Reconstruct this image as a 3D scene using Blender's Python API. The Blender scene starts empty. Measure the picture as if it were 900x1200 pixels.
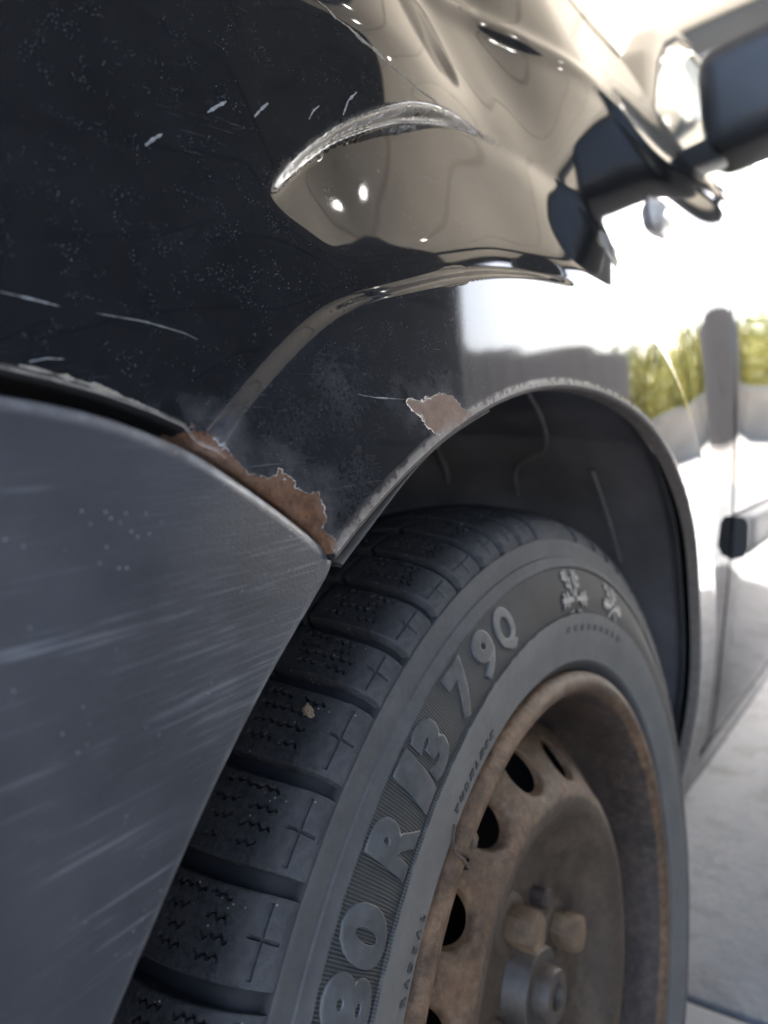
import bpy, bmesh, math, random
import numpy as np
from mathutils import Matrix, Vector
random.seed(4); rng = np.random.default_rng(7)
sc = bpy.context.scene
col = sc.collection
R_ = math.radians
G = -0.281                       # ground height; the wheel hub is the origin, car nose towards -x, outboard is -y

# ------------------------------------------------------------------ camera
F_PX = 850.0
CAM_R = np.array([[0.6151, -0.7813, -0.1054], [0.1120, -0.0452, 0.9927], [0.7804, 0.6224, -0.0597]])
for _ in range(3):               # orthonormalise
    CAM_R = 0.5*(CAM_R + np.linalg.inv(CAM_R).T)
CAM_C = np.array([-0.351, -0.179, 0.308])
cam_d = bpy.data.cameras.new('camera'); cam = bpy.data.objects.new('camera', cam_d); col.objects.link(cam)
cam_d.sensor_fit = 'VERTICAL'; cam_d.sensor_height = 36.0; cam_d.sensor_width = 27.0
cam_d.lens = F_PX/1200.0*36.0
cam_d.clip_start = 0.01; cam_d.clip_end = 800
m = Matrix(((*CAM_R[0],), (*CAM_R[1],), (*(-CAM_R[2]),))).transposed().to_4x4(); m.translation = Vector(CAM_C)
cam.matrix_world = m
cam_d.dof.use_dof = True; cam_d.dof.focus_distance = 0.255; cam_d.dof.aperture_fstop = 8.5
sc.camera = cam
def at(px, py, y):
    """point on the plane y seen through photo pixel (px, py): used to carry measured outlines into the place"""
    d = np.array([(px-450)/F_PX, -(py-600)/F_PX, 1.0]) @ CAM_R
    return CAM_C + d*((y-CAM_C[1])/d[1])

# ------------------------------------------------------------------ world, sun, exposure
SUN_EL, SUN_AZ = 47.0, 10.0       # sun stands over the open rear of the carport
w = bpy.data.worlds.new('World'); sc.world = w; w.use_nodes = True
nt = w.node_tree; bg = nt.nodes['Background']
sky = nt.nodes.new('ShaderNodeTexSky'); sky.sky_type = 'NISHITA'; sky.sun_disc = False
sky.sun_elevation = R_(SUN_EL); sky.sun_rotation = R_(90-SUN_AZ)
sky.air_density = 1.0; sky.dust_density = 5.0; sky.ozone_density = 1.0
nt.links.new(sky.outputs[0], bg.inputs[0]); bg.inputs[1].default_value = 0.15
sun_d = bpy.data.lights.new('sun', 'SUN'); sun_d.energy = 5.0; sun_d.angle = R_(0.5); sun_d.color = (1, .95, .87)
sun = bpy.data.objects.new('sun', sun_d); col.objects.link(sun)
sdir = Vector((math.cos(R_(SUN_EL))*math.cos(R_(SUN_AZ)), math.cos(R_(SUN_EL))*math.sin(R_(SUN_AZ)), math.sin(R_(SUN_EL))))
sun.rotation_euler = sdir.to_track_quat('Z', 'Y').to_euler()
sc.view_settings.view_transform = 'Standard'; sc.view_settings.look = 'None'
sc.view_settings.exposure = 3.4; sc.view_settings.gamma = 1.0
sc.render.engine = 'CYCLES'
sc.cycles.use_denoising = True
sc.cycles.max_bounces = 10; sc.cycles.diffuse_bounces = 5; sc.cycles.glossy_bounces = 5
sc.cycles.caustics_reflective = False; sc.cycles.caustics_refractive = False
sc.cycles.sample_clamp_indirect = 12

# ------------------------------------------------------------------ material helper
class Mat:
    def __init__(s, name):
        s.m = bpy.data.materials.new(name); s.m.use_nodes = True; s.t = s.m.node_tree; s.n = s.t.nodes
        s.b = s.n['Principled BSDF']; s.o = s.n['Material Output']
        s._co = None
    def link(s, a, b): s.t.links.new(a, b)
    def put(s, sock, v):
        if v is None: return
        if isinstance(v, bpy.types.NodeSocket): s.link(v, sock)
        else: sock.default_value = (*v, 1.0) if (isinstance(v, tuple) and len(v) == 3 and sock.type == 'RGBA') else v
    def co(s):
        if s._co is None: s._co = s.n.new('ShaderNodeTexCoord').outputs['Object']
        return s._co
    def math(s, op, a, b=None, c=None):
        n = s.n.new('ShaderNodeMath'); n.operation = op
        for i, v in enumerate((a, b, c)):
            if v is not None: s.put(n.inputs[i], v)
        return n.outputs[0]
    def scaled(s, v):
        n = s.n.new('ShaderNodeMapping'); s.link(s.co(), n.inputs[0]); n.inputs['Scale'].default_value = v; return n.outputs[0]
    def noise(s, scale, detail=4, rough=.55, vec=None, dist=0):
        n = s.n.new('ShaderNodeTexNoise'); s.link(vec if vec is not None else s.co(), n.inputs['Vector'])
        n.inputs['Scale'].default_value = scale; n.inputs['Detail'].default_value = detail
        n.inputs['Roughness'].default_value = rough; n.inputs['Distortion'].default_value = dist
        return n.outputs['Fac']
    def voro(s, scale, vec=None, feat='F1', out='Distance'):
        n = s.n.new('ShaderNodeTexVoronoi'); n.feature = feat; s.link(vec if vec is not None else s.co(), n.inputs['Vector'])
        n.inputs['Scale'].default_value = scale; return n.outputs[out]
    def ramp(s, v, lo, hi, a=0., b=1.):
        n = s.n.new('ShaderNodeMapRange'); s.put(n.inputs[0], v); n.clamp = True
        for i, q in zip((1, 2, 3, 4), (lo, hi, a, b)): s.put(n.inputs[i], q)
        return n.outputs[0]
    def mix(s, f, a, b):
        n = s.n.new('ShaderNodeMix'); n.data_type = 'RGBA'; s.put(n.inputs[0], f); s.put(n.inputs[6], a); s.put(n.inputs[7], b); return n.outputs[2]
    def fmix(s, f, a, b):
        n = s.n.new('ShaderNodeMix'); n.data_type = 'FLOAT'; s.put(n.inputs[0], f); s.put(n.inputs[2], a); s.put(n.inputs[3], b); return n.outputs[0]
    def attr(s, name):
        n = s.n.new('ShaderNodeAttribute'); n.attribute_name = name; return n.outputs['Fac']
    def bump(s, h, dist=.001, strength=1., prev=None):
        n = s.n.new('ShaderNodeBump'); s.put(n.inputs['Height'], h); n.inputs['Distance'].default_value = dist
        n.inputs['Strength'].default_value = strength
        if prev is not None: s.link(prev, n.inputs['Normal'])
        return n.outputs[0]
    def xyz(s):
        n = s.n.new('ShaderNodeSeparateXYZ'); s.link(s.co(), n.inputs[0]); return n.outputs
    def set(s, **k):
        names = dict(base='Base Color', rough='Roughness', metal='Metallic', spec='Specular IOR Level', normal='Normal',
                     coat='Coat Weight', coatr='Coat Roughness', trans='Transmission Weight', ior='IOR', coatn='Coat Normal',
                     emit='Emission Color', emits='Emission Strength', alpha='Alpha')
        for a, v in k.items(): s.put(s.b.inputs[names[a]], v)
        return s.m

# --- paint: black, dusty, scratched; rust where the paint has flaked (stored distance fields of the flakes)
def paint(name, dusty=1.0, masks=False):
    M = Mat(name)
    n_big = M.noise(9, 5, .6); n_mid = M.noise(60, 5, .6); n_fine = M.noise(900, 3, .6)
    sp = M.voro(1150); spn = M.noise(160, 3)
    speck = M.math('MULTIPLY', M.ramp(sp, .10, .22, 1, 0), M.ramp(spn, .52, .66))
    sp2 = M.voro(520); spk2 = M.math('MULTIPLY', M.ramp(sp2, .05, .10, 1, 0), M.ramp(M.noise(75, 3), .54, .64))
    film = M.math('MULTIPLY', M.ramp(n_big, .2, .8, .35, 1), M.ramp(n_mid, .2, .8, .3, 1))
    film = M.math('MULTIPLY', film, M.ramp(n_fine, .3, .75, .35, 1.))
    dust = M.math('ADD', M.math('MULTIPLY', film, .046*dusty), M.math('MULTIPLY', speck, .30*dusty))
    dust = M.math('ADD', dust, M.math('MULTIPLY', spk2, .5*dusty))
    # fine wash scratches
    sv = M.n.new('ShaderNodeMapping'); M.link(M.co(), sv.inputs[0]); sv.inputs['Rotation'].default_value = (0, .5, 0); sv.inputs['Scale'].default_value = (60, 400, 1800)
    hair = M.ramp(M.noise(1.0, 2, .5, sv.outputs[0]), .66, .74)
    hair = M.math('MULTIPLY', hair, M.ramp(M.noise(14, 2), .5, .7))
    dust = M.math('ADD', dust, M.math('MULTIPLY', hair, .06*dusty))
    base = (.0035, .0037, .0046)
    rough = M.fmix(dust, .045, .5)
    nrm = None
    if masks:
        wn = M.noise(420, 6, .65); wn2 = M.noise(130, 3, .6)
        jag = M.math('ADD', M.math('MULTIPLY', M.math('SUBTRACT', wn, .5), .0050), M.math('MULTIPLY', M.math('SUBTRACT', wn2, .5), .0065))
        d = M.math('ADD', M.math('ADD', M.attr('flake'), .0005), jag)            # negative inside the flaked patch (metres)
        bare = M.ramp(d, -.0001, .0001, 1, 0)
        lipw = M.math('MULTIPLY', M.ramp(d, 0, .00038, 1, 0), M.ramp(d, -.0002, 0, 0, 1))
        halo = M.math('MULTIPLY', M.ramp(d, 0, .012, 1, 0), M.ramp(M.noise(110, 4), .35, .7))
        scuff = M.math('MULTIPLY', M.attr('scuff'), M.ramp(M.noise(700, 4, .7), .3, .7))
        scuff = M.math('MULTIPLY', scuff, M.ramp(M.noise(28, 5, .7), .2, .75, .25, 1))
        scuff = M.math('MULTIPLY', scuff, M.math('ADD', .38, M.math('MULTIPLY', hair, 2.6)))
        edge = M.math('MULTIPLY', M.attr('edge'), M.ramp(M.noise(160, 5, .7), .30, .55))
        dust = M.math('ADD', dust, M.math('MULTIPLY', scuff, .34))
        dust = M.math('ADD', dust, M.math('MULTIPLY', halo, .17))
        dust = M.math('MINIMUM', dust, .8)
        dcol = M.mix(halo, (.40, .405, .43), (.37, .31, .26))
        c = M.mix(dust, base, dcol)
        rc = M.mix(M.ramp(M.noise(240, 6, .7), .3, .7), (.045, .020, .011), (.175, .086, .046))
        rc = M.mix(M.ramp(M.noise(70, 5, .65), .42, .66), rc, (.145, .085, .056))
        rc = M.mix(M.ramp(M.noise(850, 4, .7), .56, .66, 0, .6), rc, (.05, .026, .016))
        rc = M.mix(M.attr('primer'), rc, M.mix(M.ramp(M.noise(300, 4), .3, .7), (.25, .175, .13), (.18, .115, .082)))
        c = M.mix(bare, c, rc)
        c = M.mix(M.math('MULTIPLY', lipw, M.ramp(M.noise(95, 3, .6), .45, .62, .0, .9)), c, (.66, .64, .61))
        c = M.mix(M.math('MULTIPLY', edge, .8), c, (.34, .29, .245))
        und = M.attr('under'); c = M.mix(M.ramp(und, .05, .3), c, M.mix(M.ramp(und, .5, .9), M.mix(bare, (.012, .011, .011), rc), M.mix(M.noise(200, 5, .7), (.05, .045, .042), (.22, .185, .16))))
        ru = M.math('MAXIMUM', M.math('MAXIMUM', bare, edge), M.ramp(und, .05, .3))
        rough = M.fmix(dust, .04, .45); rough = M.fmix(ru, rough, .8)
        h = M.math('ADD', M.ramp(d, -.0003, .0003, 0, 1), M.math('MULTIPLY', bare, M.math('MULTIPLY', M.noise(600, 5, .7), .7)))
        nrm = M.bump(h, .0009, 1.0)
        coat = M.math('SUBTRACT', 1.0, M.math('MAXIMUM', ru, M.math('MULTIPLY', halo, .6)))
        spec = M.fmix(ru, .5, .15)
        return M.set(base=c, rough=rough, normal=nrm, spec=spec)
    c = M.mix(dust, base, (.43, .43, .44))
    return M.set(base=c, rough=rough)
M_FENDER = paint('fender_paint', 1.0, True)
M_PAINT = paint('car_paint', .5)

def mk_plastic():
    M = Mat('grey_bumper_plastic')
    vv = M.n.new('ShaderNodeMapping'); M.link(M.co(), vv.inputs[0]); vv.inputs['Rotation'].default_value = (0, -.16, 0); vv.inputs['Scale'].default_value = (22, 60, 900)
    streak = M.noise(1.0, 4, .6, vv.outputs[0])
    xx, yy_, zz_ = M.xyz(); area = M.math('MULTIPLY', M.ramp(M.noise(26, 4, .65), .45, .66), M.ramp(xx, -.285, -.235))
    s1 = M.math('MULTIPLY', M.ramp(streak, .58, .70), area)
    v2 = M.n.new('ShaderNodeMapping'); M.link(M.co(), v2.inputs[0]); v2.inputs['Rotation'].default_value = (0, -.24, 0); v2.inputs['Scale'].default_value = (14, 60, 500)
    s2 = M.math('MULTIPLY', M.ramp(M.noise(1.3, 3, .55, v2.outputs[0]), .60, .68), M.ramp(M.noise(22, 2), .5, .62))
    v3 = M.n.new('ShaderNodeMapping'); M.link(M.co(), v3.inputs[0]); v3.inputs['Rotation'].default_value = (0, -.20, 0); v3.inputs['Scale'].default_value = (35, 60, 2600)
    s3 = M.math('MULTIPLY', M.ramp(M.noise(1., 3, .6, v3.outputs[0]), .57, .64), M.math('MULTIPLY', M.ramp(xx, -.275, -.215), M.ramp(M.noise(19, 4, .6), .35, .6)))
    v4 = M.n.new('ShaderNodeMapping'); M.link(M.co(), v4.inputs[0]); v4.inputs['Rotation'].default_value = (0, .75, 0); v4.inputs['Scale'].default_value = (90, 60, 2400)
    s4 = M.math('MULTIPLY', M.ramp(M.noise(1., 2, .5, v4.outputs[0]), .62, .72), M.ramp(M.noise(40, 3), .52, .62))
    s = M.math('MAXIMUM', M.math('MULTIPLY', M.math('MAXIMUM', s1, s2), .7), M.math('MAXIMUM', s3, M.math('MULTIPLY', s4, .6)))
    wear = M.math('MULTIPLY', M.attr('rim'), M.ramp(M.noise(220, 4, .6), .3, .65))
    c = M.mix(M.ramp(M.noise(30, 5, .6), .3, .7), (.026, .028, .033), (.046, .048, .055))
    c = M.mix(M.math('MULTIPLY', s, .36), c, (.26, .27, .29)); c = M.mix(M.math('MULTIPLY', wear, .55), c, (.34, .35, .37))
    sp = M.math('MULTIPLY', M.ramp(M.voro(420), .06, .12, 1, 0), M.ramp(M.noise(70, 2), .56, .62))
    c = M.mix(M.math('MULTIPLY', sp, .6), c, (.5, .5, .5))
    grain = M.voro(1500, feat='SMOOTH_F1'); n = M.bump(M.math('ADD', grain, M.math('MULTIPLY', s, .5)), .00013, .55)
    r = M.fmix(s, .40, .55); r = M.math('ADD', r, M.ramp(M.noise(40, 4), .3, .7, -.05, .07))
    return M.set(base=c, rough=r, normal=n, spec=.5)
M_PLASTIC = mk_plastic()

def simple(name, c, rough=.6, metal=0., var=.35, scale=60, spec=.5, bump=0.):
    M = Mat(name); n = M.ramp(M.noise(scale, 5, .6), .3, .7)
    d = tuple(x*(1-var) for x in c); b = M.mix(n, d, c)
    nr = M.bump(M.noise(scale*6, 4), bump, .6) if bump else None
    return M.set(base=b, rough=rough, metal=metal, spec=spec, normal=nr)

# --- tyre rubber: dusty; ring zones are fixed on the sidewall
def mk_rubber(name, tread=False):
    M = Mat(name); x, y, z = M.xyz()
    r = M.math('SQRT', M.math('ADD', M.math('MULTIPLY', x, x), M.math('MULTIPLY', z, z)))
    ang = M.math('ARCTAN2', z, x)
    wob = M.math('ADD', r, M.math('MULTIPLY', M.math('SUBTRACT', M.noise(150, 4), .5), .002))
    n1 = M.noise(35, 5, .65); n2 = M.noise(260, 5, .65)
    dust = M.math('MULTIPLY', M.ramp(n1, .25, .75, .4, 1), M.ramp(n2, .2, .8, .5, 1))
    if tread:
        sh = M.ramp(y, .020, .008)                          # scrubbed shoulder collects grey dust
        n3 = M.ramp(M.noise(480, 5, .75), .35, .68); dark = M.mix(n3, (.0035, .0035, .0045), (.024, .024, .027)); dark = M.mix(M.math('MULTIPLY', M.ramp(n1, .45, .7), .5), dark, (.034, .033, .034)); lite = M.mix(dust, (.030, .030, .032), (.078, .077, .078))
        c = M.mix(M.math('MULTIPLY', sh, M.ramp(n2, .2, .6, .5, 1)), dark, lite)
        sp = M.math('MULTIPLY', M.ramp(M.voro(300), .07, .14, 1, 0), M.ramp(M.noise(60, 2), .56, .64))
        c = M.mix(M.math('MULTIPLY', sp, .7), c, (.30, .27, .23))
        return M.set(base=c, rough=.72, normal=M.bump(M.noise(900, 4, .7), .0004, .7), spec=.22)
    hatch_zone = M.math('MULTIPLY', M.ramp(r, .2172, .2176), M.ramp(r, .2426, .2430, 1, 0))
    plain = M.math('MULTIPLY', M.ramp(ang, R_(94), R_(97), 0, 1), 1.0)     # ribs stop before the snowflake field
    rib = M.math('SINE', M.math('MULTIPLY', ang, 1150.))
    ribm = M.math('MULTIPLY', M.math('MULTIPLY', rib, hatch_zone), plain)
    inner = M.ramp(wob, .2168, .2160); band = M.ramp(wob, .2434, .2442)
    c_h = M.mix(dust, (.013, .013, .012), (.034, .033, .030))
    c_h = M.mix(M.math('MULTIPLY', M.ramp(rib, -.2, .9), M.math('MULTIPLY', plain, .55)), c_h, (.085, .083, .079))
    c_i = M.mix(dust, (.085, .080, .071), (.170, .161, .145))
    c_b = M.mix(dust, (.036, .035, .035), (.098, .095, .091))
    c = M.mix(inner, c_h, c_i); c = M.mix(band, c, c_b)
    bead = M.ramp(r, .1895, .1865); c = M.mix(bead, c, (.05, .046, .043))
    base = M.ramp(r, .2595, .2602); c = M.mix(base, c, (.012, .012, .014))  # tread groove floors darkened in colour to read as shade
    nb = M.bump(M.ramp(ribm, -1, 1), .0005, .9); nb = M.bump(M.noise(700, 5, .7), .00025, .5, nb)
    return M.set(base=c, rough=.66, normal=nb, spec=.26)
M_RUBBER = mk_rubber('tyre_sidewall_rubber'); M_TREAD = mk_rubber('tyre_tread_rubber', True)
M_LETTER = simple('moulded_letter_rubber', (.078, .077, .075), .46, var=.5, scale=140)
M_LETTER_DARK = simple('small_letter_rubber', (.03, .029, .028), .5, var=.2)

def mk_rust(name, dark=(.038, .021, .012), mid=(.150, .080, .040), light=(.27, .172, .098)):
    M = Mat(name); a = M.ramp(M.noise(38, 6, .65), .32, .68); b = M.ramp(M.noise(190, 6, .7), .40, .70)
    c = M.mix(a, dark, mid); c = M.mix(M.math('MULTIPLY', b, .55), c, light)
    k = M.ramp(M.noise(90, 5, .7, dist=.4), .60, .68); c = M.mix(M.math('MULTIPLY', k, .7), c, (.035, .022, .014))
    g_ = M.ramp(M.noise(17, 6, .7, dist=.5), .46, .64); c = M.mix(M.math('MULTIPLY', g_, .55), c, tuple(q*.8 for q in dark))
    return M.set(base=c, rough=M.ramp(a, 0, 1, .42, .64), normal=M.bump(M.math('ADD', M.noise(500, 6, .72), M.math('MULTIPLY', M.noise(120, 5, .7), 1.6)), .0009, .85), spec=.36)
M_RUST = mk_rust('dusty_rusted_steel'); M_RUST_DARK = mk_rust('dark_rusted_steel', (.020, .014, .011), (.060, .038, .027), (.12, .083, .060))
M_DISH = mk_rust('grey_dusty_steel', (.040, .026, .017), (.088, .058, .037), (.15, .102, .064))
M_BOLT = mk_rust('light_rusted_bolt', (.075, .043, .024), (.18, .112, .064), (.29, .20, .12))
M_LINER = simple('black_liner_plastic', (.105, .098, .102), .68, var=.45, scale=18, bump=.0005, spec=.35)
M_LINER_SEAM = simple('dusty_liner_seam', (.17, .16, .155), .75, var=.4, scale=60)
M_DUSTLINER = simple('dusty_liner_edge', (.10, .092, .085), .8, var=.4, scale=90)
M_TRIM = simple('black_mirror_plastic', (.030, .031, .034), .45, var=.2, scale=30)
M_MOULD = simple('grey_door_moulding', (.22, .21, .20), .5, var=.15, scale=20)
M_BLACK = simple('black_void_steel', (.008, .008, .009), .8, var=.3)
M_SCR = simple('scratch_primer', (.26, .26, .26), .7, var=.7, scale=900)
M_SCRT = simple('tan_primer_and_reflection_edge', (.27, .235, .185), .8, var=.5, scale=500)
M_STEEL = simple('dull_hub_steel', (.075, .056, .042), .55, metal=.1, var=.4, scale=200)
def mk_glass(name, c, rough=.05, trans=.9):
    M = Mat(name); return M.set(base=c, rough=M.ramp(M.noise(30), .3, .7, rough, rough+.04), trans=trans, ior=1.5)
M_GLASS = mk_glass('tinted_window_glass', (.75, .85, .80), .01); M_LENS = mk_glass('clear_indicator_plastic', (.85, .82, .76), .12, .35)

# ------------------------------------------------------------------ object helpers
def mesh_obj(name, V, Fc, mat, parent=None, smooth=True, attrs=None, mesh=None):
    if mesh is None:
        mesh = bpy.data.meshes.new(name)
        V = np.asarray(V, float)
        mesh.from_pydata(V.tolist(), [], [tuple(int(i) for i in q) for q in Fc] if not isinstance(Fc, np.ndarray) else Fc.tolist())
        mesh.materials.append(mat)
        if attrs:
            for k, a in attrs.items():
                at_ = mesh.attributes.new(k, 'FLOAT', 'POINT'); at_.data.foreach_set('value', np.asarray(a, np.float32).ravel())
        if smooth: mesh.polygons.foreach_set('use_smooth', [True]*len(mesh.polygons))
        mesh.update()
    o = bpy.data.objects.new(name, mesh); col.objects.link(o)
    if parent is not None: o.parent = parent
    return o
def grid_faces(nu, nv, wrap=False, flip=False):
    i = np.arange(nu if wrap else nu-1)[:, None]; j = np.arange(nv-1)[None, :]; i2 = (i+1) % nu
    f = np.stack([i*nv+j, i2*nv+j, i2*nv+j+1, i*nv+j+1], -1).reshape(-1, 4)
    return f[:, ::-1] if flip else f
def lathe(profile, n=256, flip=False):
    """profile rows (r, a) ; axis = local y, outboard = -y"""
    P = np.asarray(profile, float); th = np.linspace(0, 2*np.pi, n, endpoint=False)
    V = np.stack([P[None, :, 0]*np.cos(th)[:, None], np.repeat(-P[None, :, 1], n, 0), P[None, :, 0]*np.sin(th)[:, None]], -1).reshape(-1, 3)
    return V, grid_faces(n, len(P), True, flip)
def fix_normals(o):
    bm = bmesh.new(); bm.from_mesh(o.data); bmesh.ops.recalc_face_normals(bm, faces=bm.faces); bm.to_mesh(o.data); bm.free(); return o
def autosmooth(o, deg=35):
    me = o.data; bm = bmesh.new(); bm.from_mesh(me)
    for e in bm.edges:
        if len(e.link_faces) == 2 and e.calc_face_angle(0) > R_(deg): e.smooth = False
    bm.to_mesh(me); bm.free(); return o
def box(name, lo, hi, mat, parent=None, bevel=.003):
    bm = bmesh.new(); bmesh.ops.create_cube(bm, size=1)
    for v in bm.verts: v.co = Vector([(lo[i]+hi[i])/2 + v.co[i]*(hi[i]-lo[i]) for i in range(3)])
    if bevel: bmesh.ops.bevel(bm, geom=bm.edges, offset=bevel, segments=2, affect='EDGES', profile=.5)
    me = bpy.data.meshes.new(name); bm.to_mesh(me); bm.free(); me.materials.append(mat)
    o = bpy.data.objects.new(name, me); col.objects.link(o)
    if parent is not None: o.parent = parent
    return o
def tube(name, pts, rad, mat, parent=None, n=8):
    P = np.asarray(pts, float); rad = np.broadcast_to(np.asarray(rad, float), (len(P),)); T = np.gradient(P, axis=0); T /= np.linalg.norm(T, axis=1)[:, None]
    up = np.array([0.3, .2, 1.]); V = []
    for p, t, r in zip(P, T, rad):
        u = np.cross(t, up); u /= np.linalg.norm(u); v = np.cross(t, u)
        for k in range(n):
            a = 2*np.pi*k/n; V.append(p+r*(u*np.cos(a)+v*np.sin(a)))
    V = np.array(V).reshape(len(P), n, 3).transpose(1, 0, 2).reshape(-1, 3)
    F = grid_faces(n, len(P), True).tolist(); L = len(P)
    F += [[k*L for k in range(n)], [k*L+L-1 for k in range(n)][::-1]]
    return fix_normals(mesh_obj(name, V, F, mat, parent))
def tag(o, label=None, cat=None, group=None, kind=None):
    for k, v in (('label', label), ('category', cat), ('group', group), ('kind', kind)):
        if v: o[k] = v
    return o
def empty(name, loc):
    o = bpy.data.objects.new(name, None); col.objects.link(o); o.location = loc; o.empty_display_size = .1; return o
def spline(xs, ys):
    """natural cubic spline"""
    xs = np.asarray(xs, float); ys = np.asarray(ys, float); n = len(xs); h = np.diff(xs)
    A = np.eye(n); b = np.zeros(n)
    for i in range(1, n-1):
        A[i, i-1] = h[i-1]; A[i, i] = 2*(h[i-1]+h[i]); A[i, i+1] = h[i]; b[i] = 6*((ys[i+1]-ys[i])/h[i]-(ys[i]-ys[i-1])/h[i-1])
    M2 = np.linalg.solve(A, b)
    def f(x):
        x = np.asarray(x, float); i = np.clip(np.searchsorted(xs, x)-1, 0, n-2); xc = np.clip(x, xs[0], xs[-1])
        a = xs[i+1]-xc; c = xc-xs[i]; hh = h[i]
        return M2[i]*a**3/(6*hh)+M2[i+1]*c**3/(6*hh)+(ys[i]/hh-M2[i]*hh/6)*a+(ys[i+1]/hh-M2[i+1]*hh/6)*c
    return f
def sstep(t): t = np.clip(t, 0, 1); return t*t*t*(t*(6*t-15)+10)

# ================================================================== SETTING
def mk_concrete():
    M = Mat('worn_concrete'); a = M.ramp(M.noise(3, 6, .65), .3, .7); b = M.ramp(M.noise(25, 6, .7), .35, .7); k = M.ramp(M.noise(11, 7, .75, dist=.8), .50, .60)
    c = M.mix(a, (.11, .128, .150), (.175, .192, .215)); c = M.mix(M.math('MULTIPLY', b, .45), c, (.24, .24, .24)); c = M.mix(M.math('MULTIPLY', k, .6), c, (.07, .077, .085))
    return M.set(base=c, rough=.75, normal=M.bump(M.noise(90, 6, .7), .004, .6))
M_CONC = mk_concrete()
g = mesh_obj('ground', [(-90, -90, G-.006), (150, -90, G-.006), (150, 90, G-.006), (-90, 90, G-.006)], [(0, 1, 2, 3)], simple('pale_yard_paving', (.36, .345, .32), .9, var=.2, scale=1.2), smooth=False); tag(g, kind='structure')
slab = box('floor', (.388, -2.6, G-.14), (4.6, 3.2, G), M_CONC, None, .004); tag(slab, kind='structure')
slab2 = box('floor_slab', (-4, -2.6, G-.14), (.380, 3.2, G+.002), simple('pale_concrete', (.30, .30, .295), .8, var=.2, scale=8), None, .004); tag(slab2, kind='structure')

# carport: board ceiling on dark cross beams, plus an added dark screen out of view
ZC = G+2.22
cp = empty('carport', (0, 0, G)); tag(cp, 'carport with beige board ceiling over the car, mirrored in its paint', 'carport')
M_BOARD = simple('beige_ceiling_board', (.74, .67, .56), .75, var=.10, scale=3)
M_BEAM = simple('dark_beam_paint', (.06, .07, .085), .6, var=.2, scale=6)
X0, X1, Y0, Y1 = -.75, 4.1, -2.55, 3.0
proto = None
for k in range(11):
    xa = X0+(X1-X0)/11*k; xb = X0+(X1-X0)/11*(k+1)-.012
    o = box('ceiling_board', (xa, Y0, ZC-G), (xb, Y1, ZC-G+.02), M_BOARD, cp, 0)
box('roof_deck', (X0, Y0, ZC-G+.03), (X1, Y1, ZC-G+.08), M_BEAM, cp, 0)
for x in (-.60, 1.02, 2.95):
    box('ceiling_beam', (x-.05, Y0+.02, ZC-G-.12), (x+.05, Y1-.02, ZC-G-.004), M_BEAM, cp, .004)
box('fascia', (X1+.004, Y0, ZC-G-.15), (X1+.05, Y1, ZC-G+.1), M_BEAM, cp, .004)
for x, y in ((X1-.1, Y0+.1), (X1-.1, Y1-.1), (X0+.1, Y0+.1), (X0+.1, Y1-.1), (1.6, Y0+.1)):
    box('post', (x-.05, y-.05, 0), (x+.05, y+.05, ZC-G-.006), M_BEAM, cp, .004)
SCREEN = (-.32, 1.45, -.94, G+2.17)  # added out of view so the fender mirrors something dark
sw = empty('added_dark_screen', (0, -.96, G)); tag(sw, 'unseen dark boarded screen, added to darken the reflection in the fender', 'screen')
M_ADDED_SCREEN = simple('added_dark_screen_paint', (.030, .034, .042), .7, var=.3, scale=4)
for k in range(12):
    box('added_screen_board', (SCREEN[0], -.02, .01+k*.180), (SCREEN[1], .02, .01+k*.180+.176), M_ADDED_SCREEN, sw, .003)
for x in (-.70, .4, SCREEN[1]-.05):
    box('added_screen_post', (x-.04, -.10, 0), (x+.04, -.022, 2.15), M_ADDED_SCREEN, sw, .003)
M_LAMP = Mat('lit_lamp'); M_LAMP = M_LAMP.set(base=(.9, .9, .9), emit=(1., .95, .88), emits=9.)
for i, (x, y) in enumerate(((1.18, -.48), (1.33, -.77), (1.86, -.97))):
    t = empty('ceiling_lamp', (x, y, ZC-.001)); tag(t, ['round ceiling lamp nearest the car', 'round ceiling lamp farthest from the car', 'round ceiling lamp between the two others'][i], 'lamp', 'ceiling lamps in the carport')
    P = [(0.0001, -.012), (.013, -.012), (.016, -.010), (.016, 0)]
    V, Fc = lathe(P, 24); V = V[:, [0, 2, 1]]; o = mesh_obj('lamp_diffuser', V*[1, 1, 1], Fc, M_LAMP, t); fix_normals(o)
    o.scale = (1, 1, -1)
    V, Fc = lathe([(.0162, 0), (.024, 0), (.024, .010), (.0168, .014), (.0162, .012)], 24); o = mesh_obj('lamp_ring', V[:, [0, 2, 1]], Fc, M_TRIM, t); fix_normals(o)

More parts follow.
